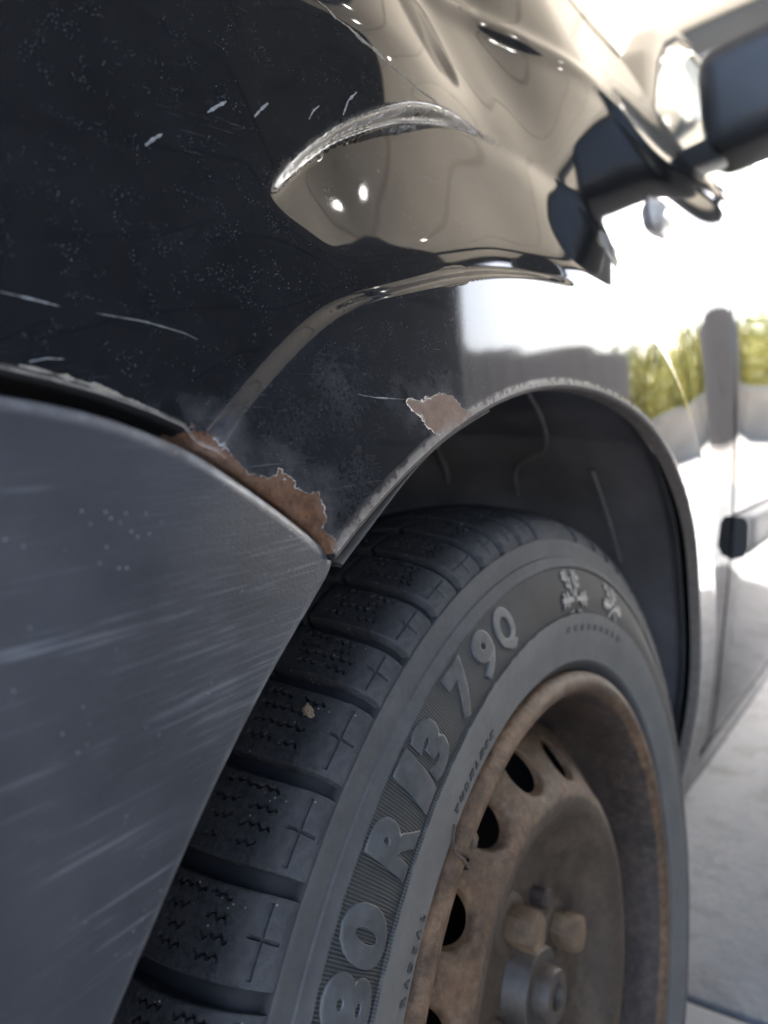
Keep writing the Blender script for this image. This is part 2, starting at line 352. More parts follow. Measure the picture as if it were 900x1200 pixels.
# garden beyond the open rear: hedge wall and trees (seen mirrored in the door)
bw = empty('boundary_wall', (13, -6, G)); tag(bw, 'pale boundary wall beyond the yard, mirrored in the door', 'wall')
box('wall_panel', (0, -14, 0), (.25, 15, .9), simple('pale_render', (.55, .46, .36), .9, scale=2), bw, .01)
box('coping', (-.04, -14, .904), (.29, 15, .98), simple('coping_stone', (.50, .47, .43), .9, scale=3), bw, .01)
M_LEAF = [simple('yellow_green_leaves', (.52, .48, .13), .6, var=.4, scale=2), simple('green_leaves', (.36, .38, .12), .6, var=.4, scale=2)]
M_BARK = simple('bark', (.12, .085, .06), .9, var=.4, scale=10)
def tree(x, y, h, rad, lm, label):
    t = empty('tree', (x, y, G)); tag(t, label, 'tree', 'trees beyond the yard wall')
    tube('trunk', [(0, 0, 0), (.05, .03, h*.3), (0, .1, h*.6), (.1, .05, h*.85)], [.14, .11, .08, .03], M_BARK, t)
    for k in range(5):
        a = k*1.3; tube('limb', [(0, .05, h*(.35+.07*k)), (rad*.35*math.cos(a), rad*.35*math.sin(a), h*(.48+.07*k)), (rad*.7*math.cos(a), rad*.7*math.sin(a), h*(.56+.07*k))], [.06, .045, .02], M_BARK, t, 6)
    n = 4200; cl = rng.normal(size=(26, 3)); cl /= np.linalg.norm(cl, axis=1)[:, None]; cl *= rng.uniform(.35, 1, (26, 1))
    ci = rng.integers(0, 26, n); c = cl[ci]*[rad*.8, rad*.8, h*.36]+[0, 0, h*.58]+rng.normal(size=(n, 3))*rad*.17
    u = rng.normal(size=(n, 3)); u /= np.linalg.norm(u, axis=1)[:, None]; v = rng.normal(size=(n, 3)); v -= (v*u).sum(1)[:, None]*u; v /= np.linalg.norm(v, axis=1)[:, None]
    s = rng.uniform(.07, .14, (n, 1)); V = np.stack([c-u*s, c+v*s*.5, c+u*s, c-v*s*.5], 1).reshape(-1, 3)
    o = mesh_obj('crown', V, np.arange(4*n).reshape(-1, 4), lm, t, False); o['kind'] = 'stuff'
for tx, ty, th_, tr, lm_, lb in ((15, -1.6, 2.9, 1.7, 0, 'yellow green tree mirrored nearest the wheel arch'), (19, -3.6, 3.6, 2.1, 1, 'green tree mirrored left of the door gap'), (16.5, -4.6, 2.6, 1.6, 0, 'low yellow green tree mirrored in front of the door gap'),
                             (18, -7.0, 3.4, 2.2, 1, 'wide green tree mirrored behind the door gap'), (17, -9.4, 2.9, 1.9, 0, 'yellow green tree mirrored in the door'), (20, -12.5, 3.9, 2.4, 1, 'tall green tree farthest along the yard wall')):
    tree(tx, ty, th_, tr, M_LEAF[lm_], lb)
# unseen board fence outboard of the yard, added to darken the flare's low reflection
yf = empty('added_fence', (2.0, -3.3, G)); tag(yf, 'unseen dark board fence, added to darken the reflection in the arch flare', 'fence')
M_ADDED_FENCE = simple('added_dark_fence_stain', (.060, .058, .066), .8, var=.4, scale=5)
for k in range(17):
    box('added_fence_board', (k*.46, -.02, .05), (k*.46+.44, .02, 1.90+.03*math.sin(k*2.1)), M_ADDED_FENCE, yf, .004)
for z_ in (.45, 1.65): box('added_fence_rail', (-.05, -.075, z_), (7.85, -.024, z_+.09), M_ADDED_FENCE, yf, .004)

# ================================================================== CAR
car = empty('car', (0, 0, G)); tag(car, 'black car with rusted front fender, grey plastic bumper and steel wheel', 'car')
OFF = np.array([0, 0, -G])       # hub-centred coordinates -> coordinates of the car empty
def cpart(name, V, Fc, mat, parent=None, **k):
    return mesh_obj(name, np.asarray(V, float)+(OFF if parent is None else 0), Fc, mat, car if parent is None else parent, **k)

# ---- body side surface y = S(x, z)
RA = .340                         # wheel arch radius
yz = spline([-.10, -.05, .05, .15, .25, .33, .40, .46, .52, .573, .65, .73, .80, .86, .95], [.085, .066, .046, .030, .017, .010, .006, .0055, .0085, .0185, .054, .094, .130, .168, .24])
lipf = spline([-14, -7, 0, 14, 30, 43, 56, 70, 90, 105, 115, 125, 150], [.062, .050, .037, .016, .000, -.013, -.0215, -.0265, -.0268, -.0318, -.0365, -.0405, -.052])
wf = spline([0, 30, 50, 65, 80, 92, 99, 104, 109, 113, 118, 124, 150], [.10, .10, .085, .075, .070, .066, .064, .072, .105, .145, .19, .20, .20])
ledger = spline([30, 60, 104, 110, 115, 120, 125, 132, 150], [.394, .394, .3905, .3925, .3955, .3925, .3875, .376, .33])
lip2 = spline([-14, -7, 0, 14, 30, 43, 56, 70, 90, 105, 115, 125, 150], [.062, .050, .037, .016, .000, -.013, -.0215, -.0270, -.0302, -.0325, -.0345, -.0368, -.044])
def smooth_table(xs, ys, w=.010):
    t = np.arange(-.6, .6, .0008); k = np.hanning(int(w/.0008)*2+1); k /= k.sum(); q = np.interp(t, xs, ys); q = np.convolve(np.pad(q, len(k)//2, 'edge'), k, 'valid')
    return lambda x: np.interp(x, t, q)
lens_b = smooth_table([-.5, -.186, -.178, -.160, -.147, -.12, -.09, .5], [.438, .436, .4275, .4135, .409, .4065, .405, .405])
lens_t = smooth_table([-.5, -.186, -.170, -.14, -.09, -.045, 0, .5], [.438, .4365, .4425, .452, .463, .469, .470, .475])
lens_s = smooth_table([-.6, -.16, -.10, 0, .6], [.275, .275, .285, .31, .33])
def panel(x, z):
    y = yz(z)
    return y
def S(x, z):
    r = np.hypot(x, z); th = np.degrees(np.arctan2(z, x)); ca, sa = x/np.maximum(r, 1e-6), z/np.maximum(r, 1e-6)
    # rear and lower body: plain panel swept out to the arch lip
    F0 = 1-sstep((r-.3965)/.10)
    y_old = panel(x, z)+F0*(lipf(th)-panel(RA*ca, RA*sa))
    # front and top: flat flare face, folded ledge, scooped dent above it, upright panel, leaning shoulder
    a1 = .0060*sstep((th-84)/14)
    ledge = a1*sstep((r-ledger(th))/.0062)
    # scooped dent: tilts in from its lower edge rb, kicks back out along its upper edge rt
    rb, rt = lens_b(x), lens_t(x); kq = .0022
    up = kq*(np.logaddexp(0, (r-rb)/kq)-np.logaddexp(0, (r-rt)/kq)-np.logaddexp(0, -.05/kq))
    hgt = np.clip(rt-rb, 0, None); sl = lens_s(x)
    back = .68*hgt*sstep((r-rt+.0012)/.0042)*(1-sstep((x+.13)/.15))
    lens = sl*(up-back)+.06*np.clip(r-.405, 0, None)
    zon = .482-.018*sstep((x+.065)/.09)*(1-sstep((x-.02)/.1))+.070*sstep((x-.02)/.20)
    k = .0045+.007*sstep((x+.10)/.10); t = (z-zon)/k
    shoulder = .34*k*np.logaddexp(0, t)
    plan = .22*np.clip(.04-x, 0, None)**2
    ml = sstep((r-.405)/.11)
    y_new = lipf(th)*(1-ml)+lip2(th)*ml+.02*(r-RA)+ledge+lens+shoulder+plan
    b = 1-sstep((x-.30)/.30)
    y = y_old*(1-b)+y_new*b
    # shoulder crease: a raised fold running back to the mirror
    zc = .573 - .10*np.clip(-(x-.05), 0, None); d = (z-zc)/.010
    return y - .0032*np.exp(-d*d)*sstep((x+.12)/.15)*sstep((.9-x)/.3)
def trim(pts):
    P = np.array(pts, float); s = np.r_[0, np.cumsum(np.linalg.norm(np.diff(P, axis=0), axis=1))]; return P, s
def resample(P, n, s=None):
    P = np.asarray(P, float); L = np.r_[0, np.cumsum(np.linalg.norm(np.diff(P, axis=0), axis=1))]
    u = np.linspace(0, L[-1], n) if s is None else np.asarray(s)*L[-1]
    return np.stack([np.interp(u, L, P[:, k]) for k in range(P.shape[1])], 1)
def onS(px, py, y0=0.):
    y = y0
    for _ in range(25):
        p = at(px, py, y); y = .5*y+.5*float(S(np.array(p[0]), np.array(p[2])))
    p = at(px, py, y); return np.array([p[0], p[2]])

# lower edge: along the bumper gap, then round the wheel arch
gap = [(-150, 415), (-60, 420), (0, 431), (60, 445), (120, 462), (180, 484), (215, 500), (262, 536), (310, 572), (350, 602), (380, 626)]
gpts = np.array([onS(*p) for p in gap])
corner_th = 123.6
tha = np.radians(np.linspace(corner_th, -9, 160)); arc = np.stack([RA*np.cos(tha), RA*np.sin(tha)], 1)
NB1, NB2 = 170, 330
front_ext = np.array([[-.47, gpts[0][1]+.015]])
B1 = resample(np.vstack([front_ext, gpts, arc[:1]]), NB1, np.linspace(0, 1, NB1)**.75)
B2 = resample(arc, NB2, np.linspace(0, 1, NB2)**1.25)[1:]
B = np.vstack([B1, B2]); NU = len(B)
top_z = .80
Tt = [(-.47, .62), (-.30, .66), (.0, .715), (.30, .735), (.40, .742), (.47, .745), (.522, .735), (.526, .60), (.526, .3), (.526, -.055)]
# matching points on the far edge
su = np.r_[np.linspace(0, .42, NB1), np.linspace(.42, 1, NU-NB1+1)[1:]]
Tp = resample(np.array(Tt), NU, su)
nv = 380; v = np.linspace(0, 1, nv)**1.35
XZ = B[:, None, :]*(1-v)[None, :, None] + Tp[:, None, :]*v[None, :, None]
Y = S(XZ[..., 0], XZ[..., 1])
V = np.stack([XZ[..., 0], Y, XZ[..., 1]], -1)
# folded lower lip: rounded edge then a return flange turned inboard
tan = np.gradient(B, axis=0); tan /= np.linalg.norm(tan, axis=1)[:, None]; inn = np.stack([-tan[:, 1], tan[:, 0]], 1)   # towards the opening
side = np.sign(((Tp-B)*inn).sum(1)); inn = -inn*side[:, None]
rows = []
y0 = Y[:, 0]; Rr = .0018
fl = np.where(np.arange(NU) < NB1, .012, .007)
for k in range(1, 7):
    a = k/6*np.pi/2; rows.append(np.stack([B[:, 0]+inn[:, 0]*Rr*np.sin(a), y0+Rr*(1-np.cos(a)), B[:, 1]+inn[:, 1]*Rr*np.sin(a)], 1))
for q in (.3, .6, 1.):
    rows.append(np.stack([B[:, 0]+inn[:, 0]*Rr, y0+Rr+fl*q, B[:, 1]+inn[:, 1]*Rr], 1))
V = np.concatenate([np.stack(rows[::-1], 1), V], 1); nvt = V.shape[1]
# distance fields (metres) for wear
PX = V[..., 0].ravel(); PZ = V[..., 2].ravel()
def seg_d(px, pz, P, closed=True):
    P = np.asarray(P); Q = np.roll(P, -1, 0) if closed else P[1:]; A = P if closed else P[:-1]
    d = np.full(px.shape, 9.)
    for a, b in zip(A, Q):
        e = b-a; t = np.clip(((px-a[0])*e[0]+(pz-a[1])*e[1])/(e@e+1e-12), 0, 1)
        d = np.minimum(d, np.hypot(px-a[0]-t*e[0], pz-a[1]-t*e[1]))
    return d
def inside(px, pz, P):
    r = np.zeros(px.shape, bool); P = np.asarray(P); j = len(P)-1
    for i in range(len(P)):
        c = ((P[i, 1] > pz) != (P[j, 1] > pz)) & (px < (P[j, 0]-P[i, 0])*(pz-P[i, 1])/(P[j, 1]-P[i, 1]+1e-12)+P[i, 0]); r ^= c; j = i
    return r
def sdf(poly_px):
    P = np.array([onS(*p, y0=-.02) for p in poly_px]); d = seg_d(PX, PZ, P); return np.where(inside(PX, PZ, P), -d, d)
flakeA = [(180, 520), (212, 506), (225, 498), (240, 502), (256, 516), (270, 530), (285, 545), (300, 556), (315, 556), (328, 553), (340, 562), (350, 572), (357, 580), (366, 578), (374, 577), (380, 590), (381, 606), (378, 618), (392, 630), (398, 640), (384, 664), (300, 610), (240, 555)]
flakeB = [(474, 468), (490, 470), (503, 466), (511, 459), (523, 458), (533, 466), (543, 478), (554, 484), (534, 500), (514, 515), (504, 506), (498, 495), (488, 486)]
fa, fb = sdf(flakeA), sdf(flakeB)
flake = np.minimum(fa, fb); primer = (fb < fa).astype(float)
# scuffed, scratched flare face
rr = np.hypot(PX, PZ); tt = np.degrees(np.arctan2(PZ, PX))
scuff = np.clip(1-np.abs(rr-.368)/.030, 0, 1)**.4*np.clip((tt-88)/14, 0, 1)
def blob(px, py, rad): c = onS(px, py, -.02); return np.exp(-((PX-c[0])**2+(PZ-c[1])**2)/rad**2)
scuff = scuff*.42 + .55*blob(400, 460, .008) + .45*blob(385, 440, .006)+.35*blob(560, 440, .006)+.3*blob(640, 415, .012)+.25*blob(420, 560, .012)
edge_d = seg_d(PX, PZ, arc[::4], False)
edge = np.clip(1-edge_d/.0045, 0, 1)*np.clip((tt-20)/40, 0, 1)
lr = rr-lens_t(PX); edge = np.maximum(edge, .62*np.clip(1-np.abs(lr-.0012)/.0042, 0, 1)*(1-sstep((PX-.0)/.03))*sstep((PX+.187)/.014))     # dusty upper edge of the scoop
edge = np.maximum(edge, .8*np.clip(1-seg_d(PX, PZ, gpts[2:8], False)/.0014, 0, 1))
fender = fix_normals(cpart('front_fender', V.reshape(-1, 3), grid_faces(NU, nvt), M_FENDER, attrs=dict(flake=flake, primer=primer, scuff=np.clip(scuff, 0, 1), edge=edge, under=np.repeat((np.arange(nvt) < 9)[None, :], NU, 0).astype(float)*np.where(np.arange(NU) < NB1, .5, 1.)[:, None])))
fender['label'] = 'black front fender with flaked rusty edge over the wheel'
# scratches and one painted reflection edge: thin raised ribbons on the fender paint
def ribbon(name, px, wid, mat, parent, surf=S, y0=-.01, lift=.00012, jit=.25):
    P = np.array([onS(*p, y0=y0) for p in px]); n = max(10, int(14*len(px))); P = resample(P, n)
    T = np.gradient(P, axis=0); T /= np.linalg.norm(T, axis=1)[:, None]+1e-9; N = np.stack([-T[:, 1], T[:, 0]], 1)
    jn = np.convolve(rng.normal(size=n+4), np.ones(5)/5**.5, 'valid')
    ww = wid*np.clip(np.sin(np.linspace(.12, np.pi-.12, n))**.5, 0, 1)*(1+jn*jit); ww = np.clip(ww, wid*.15, None)[:, None]
    Vs = []
    for k, s_ in enumerate((-.5, 0, .5)):
        q = P+N*ww*s_; Vs.append(np.stack([q[:, 0], surf(q[:, 0], q[:, 1])-lift*(1.6 if k == 1 else .4), q[:, 1]], 1))
    Vv = np.stack(Vs, 1).reshape(-1, 3)
    return fix_normals(mesh_obj(name, Vv+OFF*0, grid_faces(n, 3), mat, parent))
fender_off = fender
for px, wdt in (([(0, 342), (35, 350), (70, 359)], .0005), ([(112, 367), (170, 377), (215, 390), (232, 398)], .00032), ([(243, 132), (254, 125), (265, 119)], .0010),
                ([(298, 137), (306, 128), (314, 121)], .0009), ([(170, 171), (180, 163), (190, 157)], .0009), ([(362, 140), (367, 130), (374, 124)], .0007),
                ([(418, 462), (440, 466), (474, 468)], .0004), ([(34, 424), (55, 420), (76, 421)], .0004),
                ([(402, 135), (408, 118), (418, 108)], .0008)):
    o = ribbon('scratch', px, wdt, M_SCR, fender); o.location = OFF
o = ribbon('reflection_edge', [(371, 0), (383, 9), (392, 20), (409, 32), (424, 47), (441, 60), (455, 75), (473, 88), (489, 104), (505, 115), (521, 129)], .0014, M_SCRT, fender, jit=.6); o.location = OFF  # tan ribbon painted where the ceiling reflection ends on the fender
o = ribbon('chipped_edge', [(22, 428), (60, 437), (110, 452), (150, 468), (186, 483)], .0011, M_SCRT, fender, jit=.4); o.location = OFF

# ---- cowl panel behind the hood gap, door, greenhouse (same body side surface)
def patch(name, P00, P01, P10, P11, nu, nvv, mat, fold=.012):
    """quad patch of the body side; corner pairs (x,z); edges folded inboard"""
    u = np.linspace(0, 1, nu)[:, None, None]; t = np.linspace(0, 1, nvv)[None, :, None]
    Q = (np.array(P00)*(1-u)+np.array(P10)*u)*(1-t)+(np.array(P01)*(1-u)+np.array(P11)*u)*t
    Yq = S(Q[..., 0], Q[..., 1]); Vq = np.stack([Q[..., 0], Yq, Q[..., 1]], -1)
    lo = Vq[:, :1]+[0, fold, 0]; hi = Vq[:, -1:]+[0, fold, 0]; Vq = np.concatenate([lo, Vq, hi], 1)
    a = Vq[:1]+[0, fold, 0]; b = Vq[-1:]+[0, fold, 0]; Vq = np.concatenate([a, Vq, b], 0)
    return autosmooth(fix_normals(cpart(name, Vq.reshape(-1, 3), grid_faces(nu+2, nvv+2), mat)), 50)
door = patch('front_door', (.533, -.055), (.533, .600), (1.60, -.055), (1.60, .600), 120, 80, M_PAINT)
# bump moulding on the door
n = 40; mx = np.linspace(.538, 1.59, n); prof_m = np.array([(.212, .0), (.210, -.010), (.203, -.014), (.175, -.015), (.165, -.011), (.162, .0)])
Vm = np.array([[(x, float(S(np.array(x), np.array(zz)))+dy*min(1., .25+(x-.538)/.02), zz) for zz, dy in prof_m] for x in mx])
o = mesh_obj('door_moulding', Vm.reshape(-1, 3)+OFF, np.vstack([grid_faces(n, len(prof_m))]), M_MOULD, door); fix_normals(o)
cx = .536; cap = [(cx, float(S(np.array(cx), np.array(zz)))+dy*1.1, zz) for zz, dy in prof_m]
o = mesh_obj('moulding_end_cap', np.array(cap+[(x+.006, y, z) for x, y, z in cap])+OFF, [(0, 1, 2, 3, 4, 5)]+[(i, i+1, i+7, i+6) for i in range(5)], M_TRIM, door, smooth=False); fix_normals(o)
cowl = patch('hood_rear_corner', (.15, .752), (.15, .775), (.545, .758), (.575, .795), 60, 12, M_PAINT)
sill = patch('sill', (.372, -.105), (.533, -.060), (1.65, -.105), (1.65, -.060), 30, 8, M_PAINT)
# dark inner body behind the panel gaps
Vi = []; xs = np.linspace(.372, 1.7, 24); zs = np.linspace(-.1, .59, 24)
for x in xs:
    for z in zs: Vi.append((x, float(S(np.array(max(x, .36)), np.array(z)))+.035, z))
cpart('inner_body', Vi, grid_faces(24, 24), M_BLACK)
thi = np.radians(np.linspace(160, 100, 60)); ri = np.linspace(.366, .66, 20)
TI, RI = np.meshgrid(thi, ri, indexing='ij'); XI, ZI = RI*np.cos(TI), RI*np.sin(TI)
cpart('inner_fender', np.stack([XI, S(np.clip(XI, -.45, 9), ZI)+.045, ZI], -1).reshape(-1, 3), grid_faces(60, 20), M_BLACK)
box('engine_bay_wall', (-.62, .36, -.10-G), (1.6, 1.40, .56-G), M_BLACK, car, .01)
tx_ = np.linspace(-.47, .522, 40); te = np.array([np.interp(tx_, [q[0] for q in Tt[:7]], [q[1] for q in Tt[:7]])]).T[:, 0]
hv = []
for x_, z_ in zip(tx_, te):
    y_ = float(S(np.array(x_), np.array(z_)))
    for q in np.linspace(0, 1, 24): hv.append((x_, y_+.006+q*1.38, z_+.004+.085*math.sin(q*math.pi)*1.0+.03*(1-math.exp(-q*30))))
hood = fix_normals(cpart('hood', hv, grid_faces(40, 24), M_PAINT))
# greenhouse leaning inboard above the belt line
def gh(x, z): return .052+.34*(z-.60)
PO = np.array([(.33, .556), (.50, .680), (.70, .832), (.91, .965), (1.15, 1.09), (1.35, 1.160), (1.6, 1.195), (2.1, 1.21)])   # roof and pillar line (x, z)
PI_ = np.array([(.468, .602), (.60, .705), (.78, .828), (.97, .945), (1.18, 1.050), (1.37, 1.118), (1.6, 1.150), (2.1, 1.165)])
POs, PIs = resample(PO, 60), resample(PI_, 60)
ys = lambda P: gh(P[:, 0], P[:, 1])
rowsP = [np.stack([POs[:, 0], ys(POs)+.03, POs[:, 1]+.004], 1), np.stack([POs[:, 0], ys(POs), POs[:, 1]], 1), np.stack([(POs+PIs)[:, 0]/2, ys((POs+PIs)/2)-.006, (POs+PIs)[:, 1]/2], 1), np.stack([PIs[:, 0], ys(PIs), PIs[:, 1]], 1), np.stack([PIs[:, 0], ys(PIs)+.025, PIs[:, 1]], 1)]
fix_normals(cpart('front_pillar', np.stack(rowsP, 1).reshape(-1, 3), grid_faces(60, 5), M_PAINT))
zb = np.full(60, .604); Gv = np.stack([np.stack([PIs[:, 0], gh(0, z_)+.008+0*z_, z_], 1) for z_ in (zb, .5*(zb+PIs[:, 1]), PIs[:, 1]+.002)]+[np.stack([PIs[:, 0], gh(0, z_)+.012+0*z_, z_], 1) for z_ in (PIs[:, 1]+.002, .5*(zb+PIs[:, 1]), zb)], 1)
fix_normals(cpart('side_window', Gv.reshape(-1, 3), grid_faces(60, 6), M_GLASS))
def across(name, P, mat, nn=12, crown=.05):
    Vx = []
    for x_, z_ in P:
        y0_ = gh(x_, z_)+.03
        for q in np.linspace(0, 1, nn): Vx.append((x_-crown*1.5*math.sin(q*math.pi), y0_+q*(1.42-2*y0_), z_+crown*math.sin(q*math.pi)))
    return fix_normals(cpart(name, Vx, grid_faces(len(P), nn), mat))
across('windscreen', resample(PO[1:6], 16), M_GLASS); across('roof', resample(PO[5:], 10), M_PAINT)
patch('rear_side_panel', (1.607, -.055), (1.607, .600), (2.1, -.055), (2.1, .600), 30, 40, M_PAINT)

# ---- side mirror
mir = empty('side_mirror', (0, 0, 0)); mir.parent = car
bm = bmesh.new(); bmesh.ops.create_cube(bm, size=1)
for vv in bm.verts:
    s = vv.co; x = .555+s.x*.085; y = -.052+s.y*.165; z = .668+s.z*.125
    if s.x < 0: y = -.05+s.y*.150; z = .672+s.z*.105; x -= .012*(1-abs(s.y))
    if s.y > 0: z += .006*(-1 if s.z > 0 else -1); x += .012
    vv.co = (x, y, z-G)
bmesh.ops.bevel(bm, geom=bm.edges, offset=.024, segments=5, affect='EDGES', profile=.55)
me = bpy.data.meshes.new('mirror_housing'); bm.to_mesh(me); bm.free(); me.materials.append(M_TRIM)
for p in me.polygons: p.use_smooth = True
o = bpy.data.objects.new('mirror_housing', me); col.objects.link(o); o.parent = mir
P0, P1, P2 = at(772, 203, .055), at(835, 186, .022), at(892, 152, -.02)
A = []
for t in np.linspace(0, 1, 12):
    p = P0*(1-t)**2+2*P1*t*(1-t)+P2*t*t; A.append(p)
A = np.array(A); hw = np.linspace(.011, .021, 12); hx = np.linspace(.018, .028, 12)
Vv = []
for p, h_, x_ in zip(A, hw, hx):
    for k in range(16):
        a = 2*np.pi*k/16; ca, sa = math.cos(a), math.sin(a)
        Vv.append(p+np.array([x_*math.copysign(abs(ca)**.6, ca), 0, h_*math.copysign(abs(sa)**.6, sa)]))
Vv = np.array(Vv).reshape(12, 16, 3).transpose(1, 0, 2).reshape(-1, 3)
Fc = grid_faces(16, 12, True).tolist()+[[k*12 for k in range(16)], [k*12+11 for k in range(16)]]
fix_normals(mesh_obj('mirror_arm', Vv+OFF, Fc, M_TRIM, mir))

# ---- side indicator
ci = onS(770, 256)
ind = empty('side_indicator', (0, 0, 0)); ind.parent = car
def oval(name, rx, rz, h, mat, ribs, back=0.):
    Vv = []; nr, na = 10, 48
    for i in range(nr+1):
        q = i/nr
        for k in range(na):
            a = 2*np.pi*k/na; X = ci[0]+rx*q*math.copysign(abs(math.cos(a))**.8, math.cos(a)); Z = ci[1]+rz*q*math.copysign(abs(math.sin(a))**.8, math.sin(a))
            yy = float(S(np.array(X), np.array(Z))); Vv.append((X, yy-h*(1-q**4)-ribs*.0007*math.sin(X*900)*(1-q**2)+.001+back, Z))
    Vv = np.array(Vv).reshape(nr+1, na, 3).transpose(1, 0, 2).reshape(-1, 3)
    fix_normals(mesh_obj(name, Vv+OFF, grid_faces(na, nr+1, True), mat, ind))
oval('indicator_base', .034, .019, .004, M_MOULD, 0); oval('indicator_lens', .031, .016, .011, M_LENS, 1)

# ---- bumper corner: grey textured plastic shell
CR_SOFT = .004                     # a soft crease splits the bumper corner into two facets
_a, _b = at(262, 553, -.034)[[0, 2]], at(90, 770, -.034)[[0, 2]]; CR_P = _a; _d = (_b-_a)/np.linalg.norm(_b-_a); CR_N = np.array([-_d[1], _d[0]]); CR_N = CR_N if CR_N[0] > 0 else -CR_N
def yb(x, z): return -.0365+.19*CR_SOFT*np.logaddexp(0, ((x-CR_P[0])*CR_N[0]+(z-CR_P[1])*CR_N[1])/CR_SOFT)+.35*np.clip(-(x+.215), 0, None)**2 + .10*np.clip(z-.20, 0, None)**2
def onB(px, py):
    y = -.03
    for _ in range(20):
        p = at(px, py, y); y = .5*y+.5*float(yb(p[0], p[2]))
    p = at(px, py, y); return np.array([p[0], p[2]])
Tb = np.array([onB(p[0]+4, p[1]-8) for p in [(391, 660), (372, 639), (345, 617), (300, 583), (262, 557), (230, 536), (180, 513), (120, 491), (60, 477), (0, 467), (-80, 457), (-200, 448)]])
Tb = np.vstack([Tb, [[-.48, Tb[-1][1]-.002]]])
Eb = np.array([onB(p[0]+9, p[1]-2) for p in [(391, 660), (372, 694), (331, 765), (300, 822), (270, 882), (235, 957), (200, 1037), (172, 1105), (148, 1160), (132, 1200)]])
thb = np.arctan2(Eb[-1][1], Eb[-1][0]); rb = np.hypot(*Eb[-1])
Eb = np.vstack([Eb, [[rb*math.cos(thb+q), rb*math.sin(thb+q)] for q in np.linspace(.06, .9, 14)]])
nj, ni = 220, 240
def dense(nn, L, tip=.012):   # finer samples near the rounded edge
    s = np.linspace(0, 1, nn); return (np.exp(3.2*s)-1)/(math.exp(3.2)-1)
Tb = np.stack([np.convolve(np.pad(resample(Tb, 200)[:, k], 4, 'edge'), np.ones(9)/9, 'valid') for k in range(2)], 1)
Eb = np.stack([np.convolve(np.pad(resample(Eb, 200)[:, k], 4, 'edge'), np.ones(9)/9, 'valid') for k in range(2)], 1)
Tb[0] = Eb[0] = .5*(Tb[0]+Eb[0])
LT = np.linalg.norm(np.diff(Tb, axis=0), axis=1).sum(); LE = np.linalg.norm(np.diff(Eb, axis=0), axis=1).sum()
uj, ui = dense(nj, LT), dense(ni, LE)
U, Vg = np.meshgrid(uj*LT, ui*LE, indexing='ij')       # distance along top edge, along arch edge
rho = .0085
inc = (U < rho) & (Vg < rho); pcr = (rho-U)/rho; qcr = (rho-Vg)/rho
U2 = np.where(inc, rho-rho*pcr*np.sqrt(np.clip(1-qcr**2/2, 0, 1)), U); V2 = np.where(inc, rho-rho*qcr*np.sqrt(np.clip(1-pcr**2/2, 0, 1)), Vg)
sT = np.r_[0, np.cumsum(np.linalg.norm(np.diff(Tb, axis=0), axis=1))]; sE = np.r_[0, np.cumsum(np.linalg.norm(np.diff(Eb, axis=0), axis=1))]
BX = np.interp(U2, sT, Tb[:, 0])+np.interp(V2, sE, Eb[:, 0])-Tb[0, 0]; BZ = np.interp(U2, sT, Tb[:, 1])+np.interp(V2, sE, Eb[:, 1])-Tb[0, 1]
# distance to outline for the edge radius
dcorner = rho-np.hypot(np.clip(rho-U, 0, None), np.clip(rho-Vg, 0, None))
dd = np.where((U < rho) & (Vg < rho), rho-np.maximum(pcr, qcr)*rho, np.minimum(U, Vg)); dd = np.clip(dd*.8, 0, None)
re = .0042
BY = yb(BX, BZ)+np.where(dd < re, re-np.sqrt(np.clip(re*re-(re-dd)**2, 0, None)), 0)
Vb = np.stack([BX, BY, BZ], -1)
r1 = Vb[:, :1]+[0, .012, 0]; r2 = Vb[:, :1]+[0, .03, 0]; Vb = np.concatenate([r2, r1, Vb], 1)
c1 = Vb[:1]+[0, .012, 0]; c2 = Vb[:1]+[0, .035, 0]; Vb = np.concatenate([c2, c1, Vb], 0)
rimw = np.zeros(Vb.shape[:2]); rimw[2:, 2:] = np.clip(1-np.abs(dd-.0016)/.0022, 0, 1)*np.clip(1.15-np.hypot(U, Vg)/.16, .12, 1)
bumper = fix_normals(cpart('front_bumper', Vb.reshape(-1, 3), grid_faces(nj+2, ni+2), M_PLASTIC, attrs=dict(rim=rimw)))
bumper['label'] = 'scuffed grey textured plastic bumper corner'

# ---- wheel arch liner
th = np.radians(np.linspace(160, -20, 220)); aa = np.linspace(-.014, .30, 110)
TH, AA = np.meshgrid(th, aa, indexing='ij'); deg = np.degrees(TH)
Rl = .352+.010*sstep((AA+.014)/.012)-.004
stp = sstep(((AA-.075)-.05*sstep((deg-84)/1.5))/.006)              # stepped bracket line across the top
Rl = Rl-.0060*stp*sstep((110-deg)/2)*sstep((deg-72)/5)
Rl = Rl+.0025*np.exp(-((deg-58-AA*60)/2.2)**2)-.012*sstep((deg-112)/4)*sstep((AA-.05)/.02)
Rl = Rl-.10*sstep((AA-.10)/.26)
Vl = np.stack([Rl*np.cos(TH), AA, Rl*np.sin(TH)], -1)
wall_r = np.linspace(1, .15, 14)[1:]
Vl = np.concatenate([Vl, np.stack([np.stack([Vl[:, -1, 0]*q, np.full(len(th), .30+.02*(1-q)), Vl[:, -1, 2]*q], -1) for q in wall_r], 1)], 1)
# lower rear of the tub follows the body tucking inboard
Vl[..., 1] += (np.clip(lipf(np.clip(np.degrees(th), -14, 150))+.030, 0, None))[:, None]*np.clip(1-(np.arange(Vl.shape[1])/110.), 0, 1)[None, :]
liner = fix_normals(cpart('wheel_arch_liner', Vl.reshape(-1, 3), grid_faces(len(th), Vl.shape[1]), M_LINER))
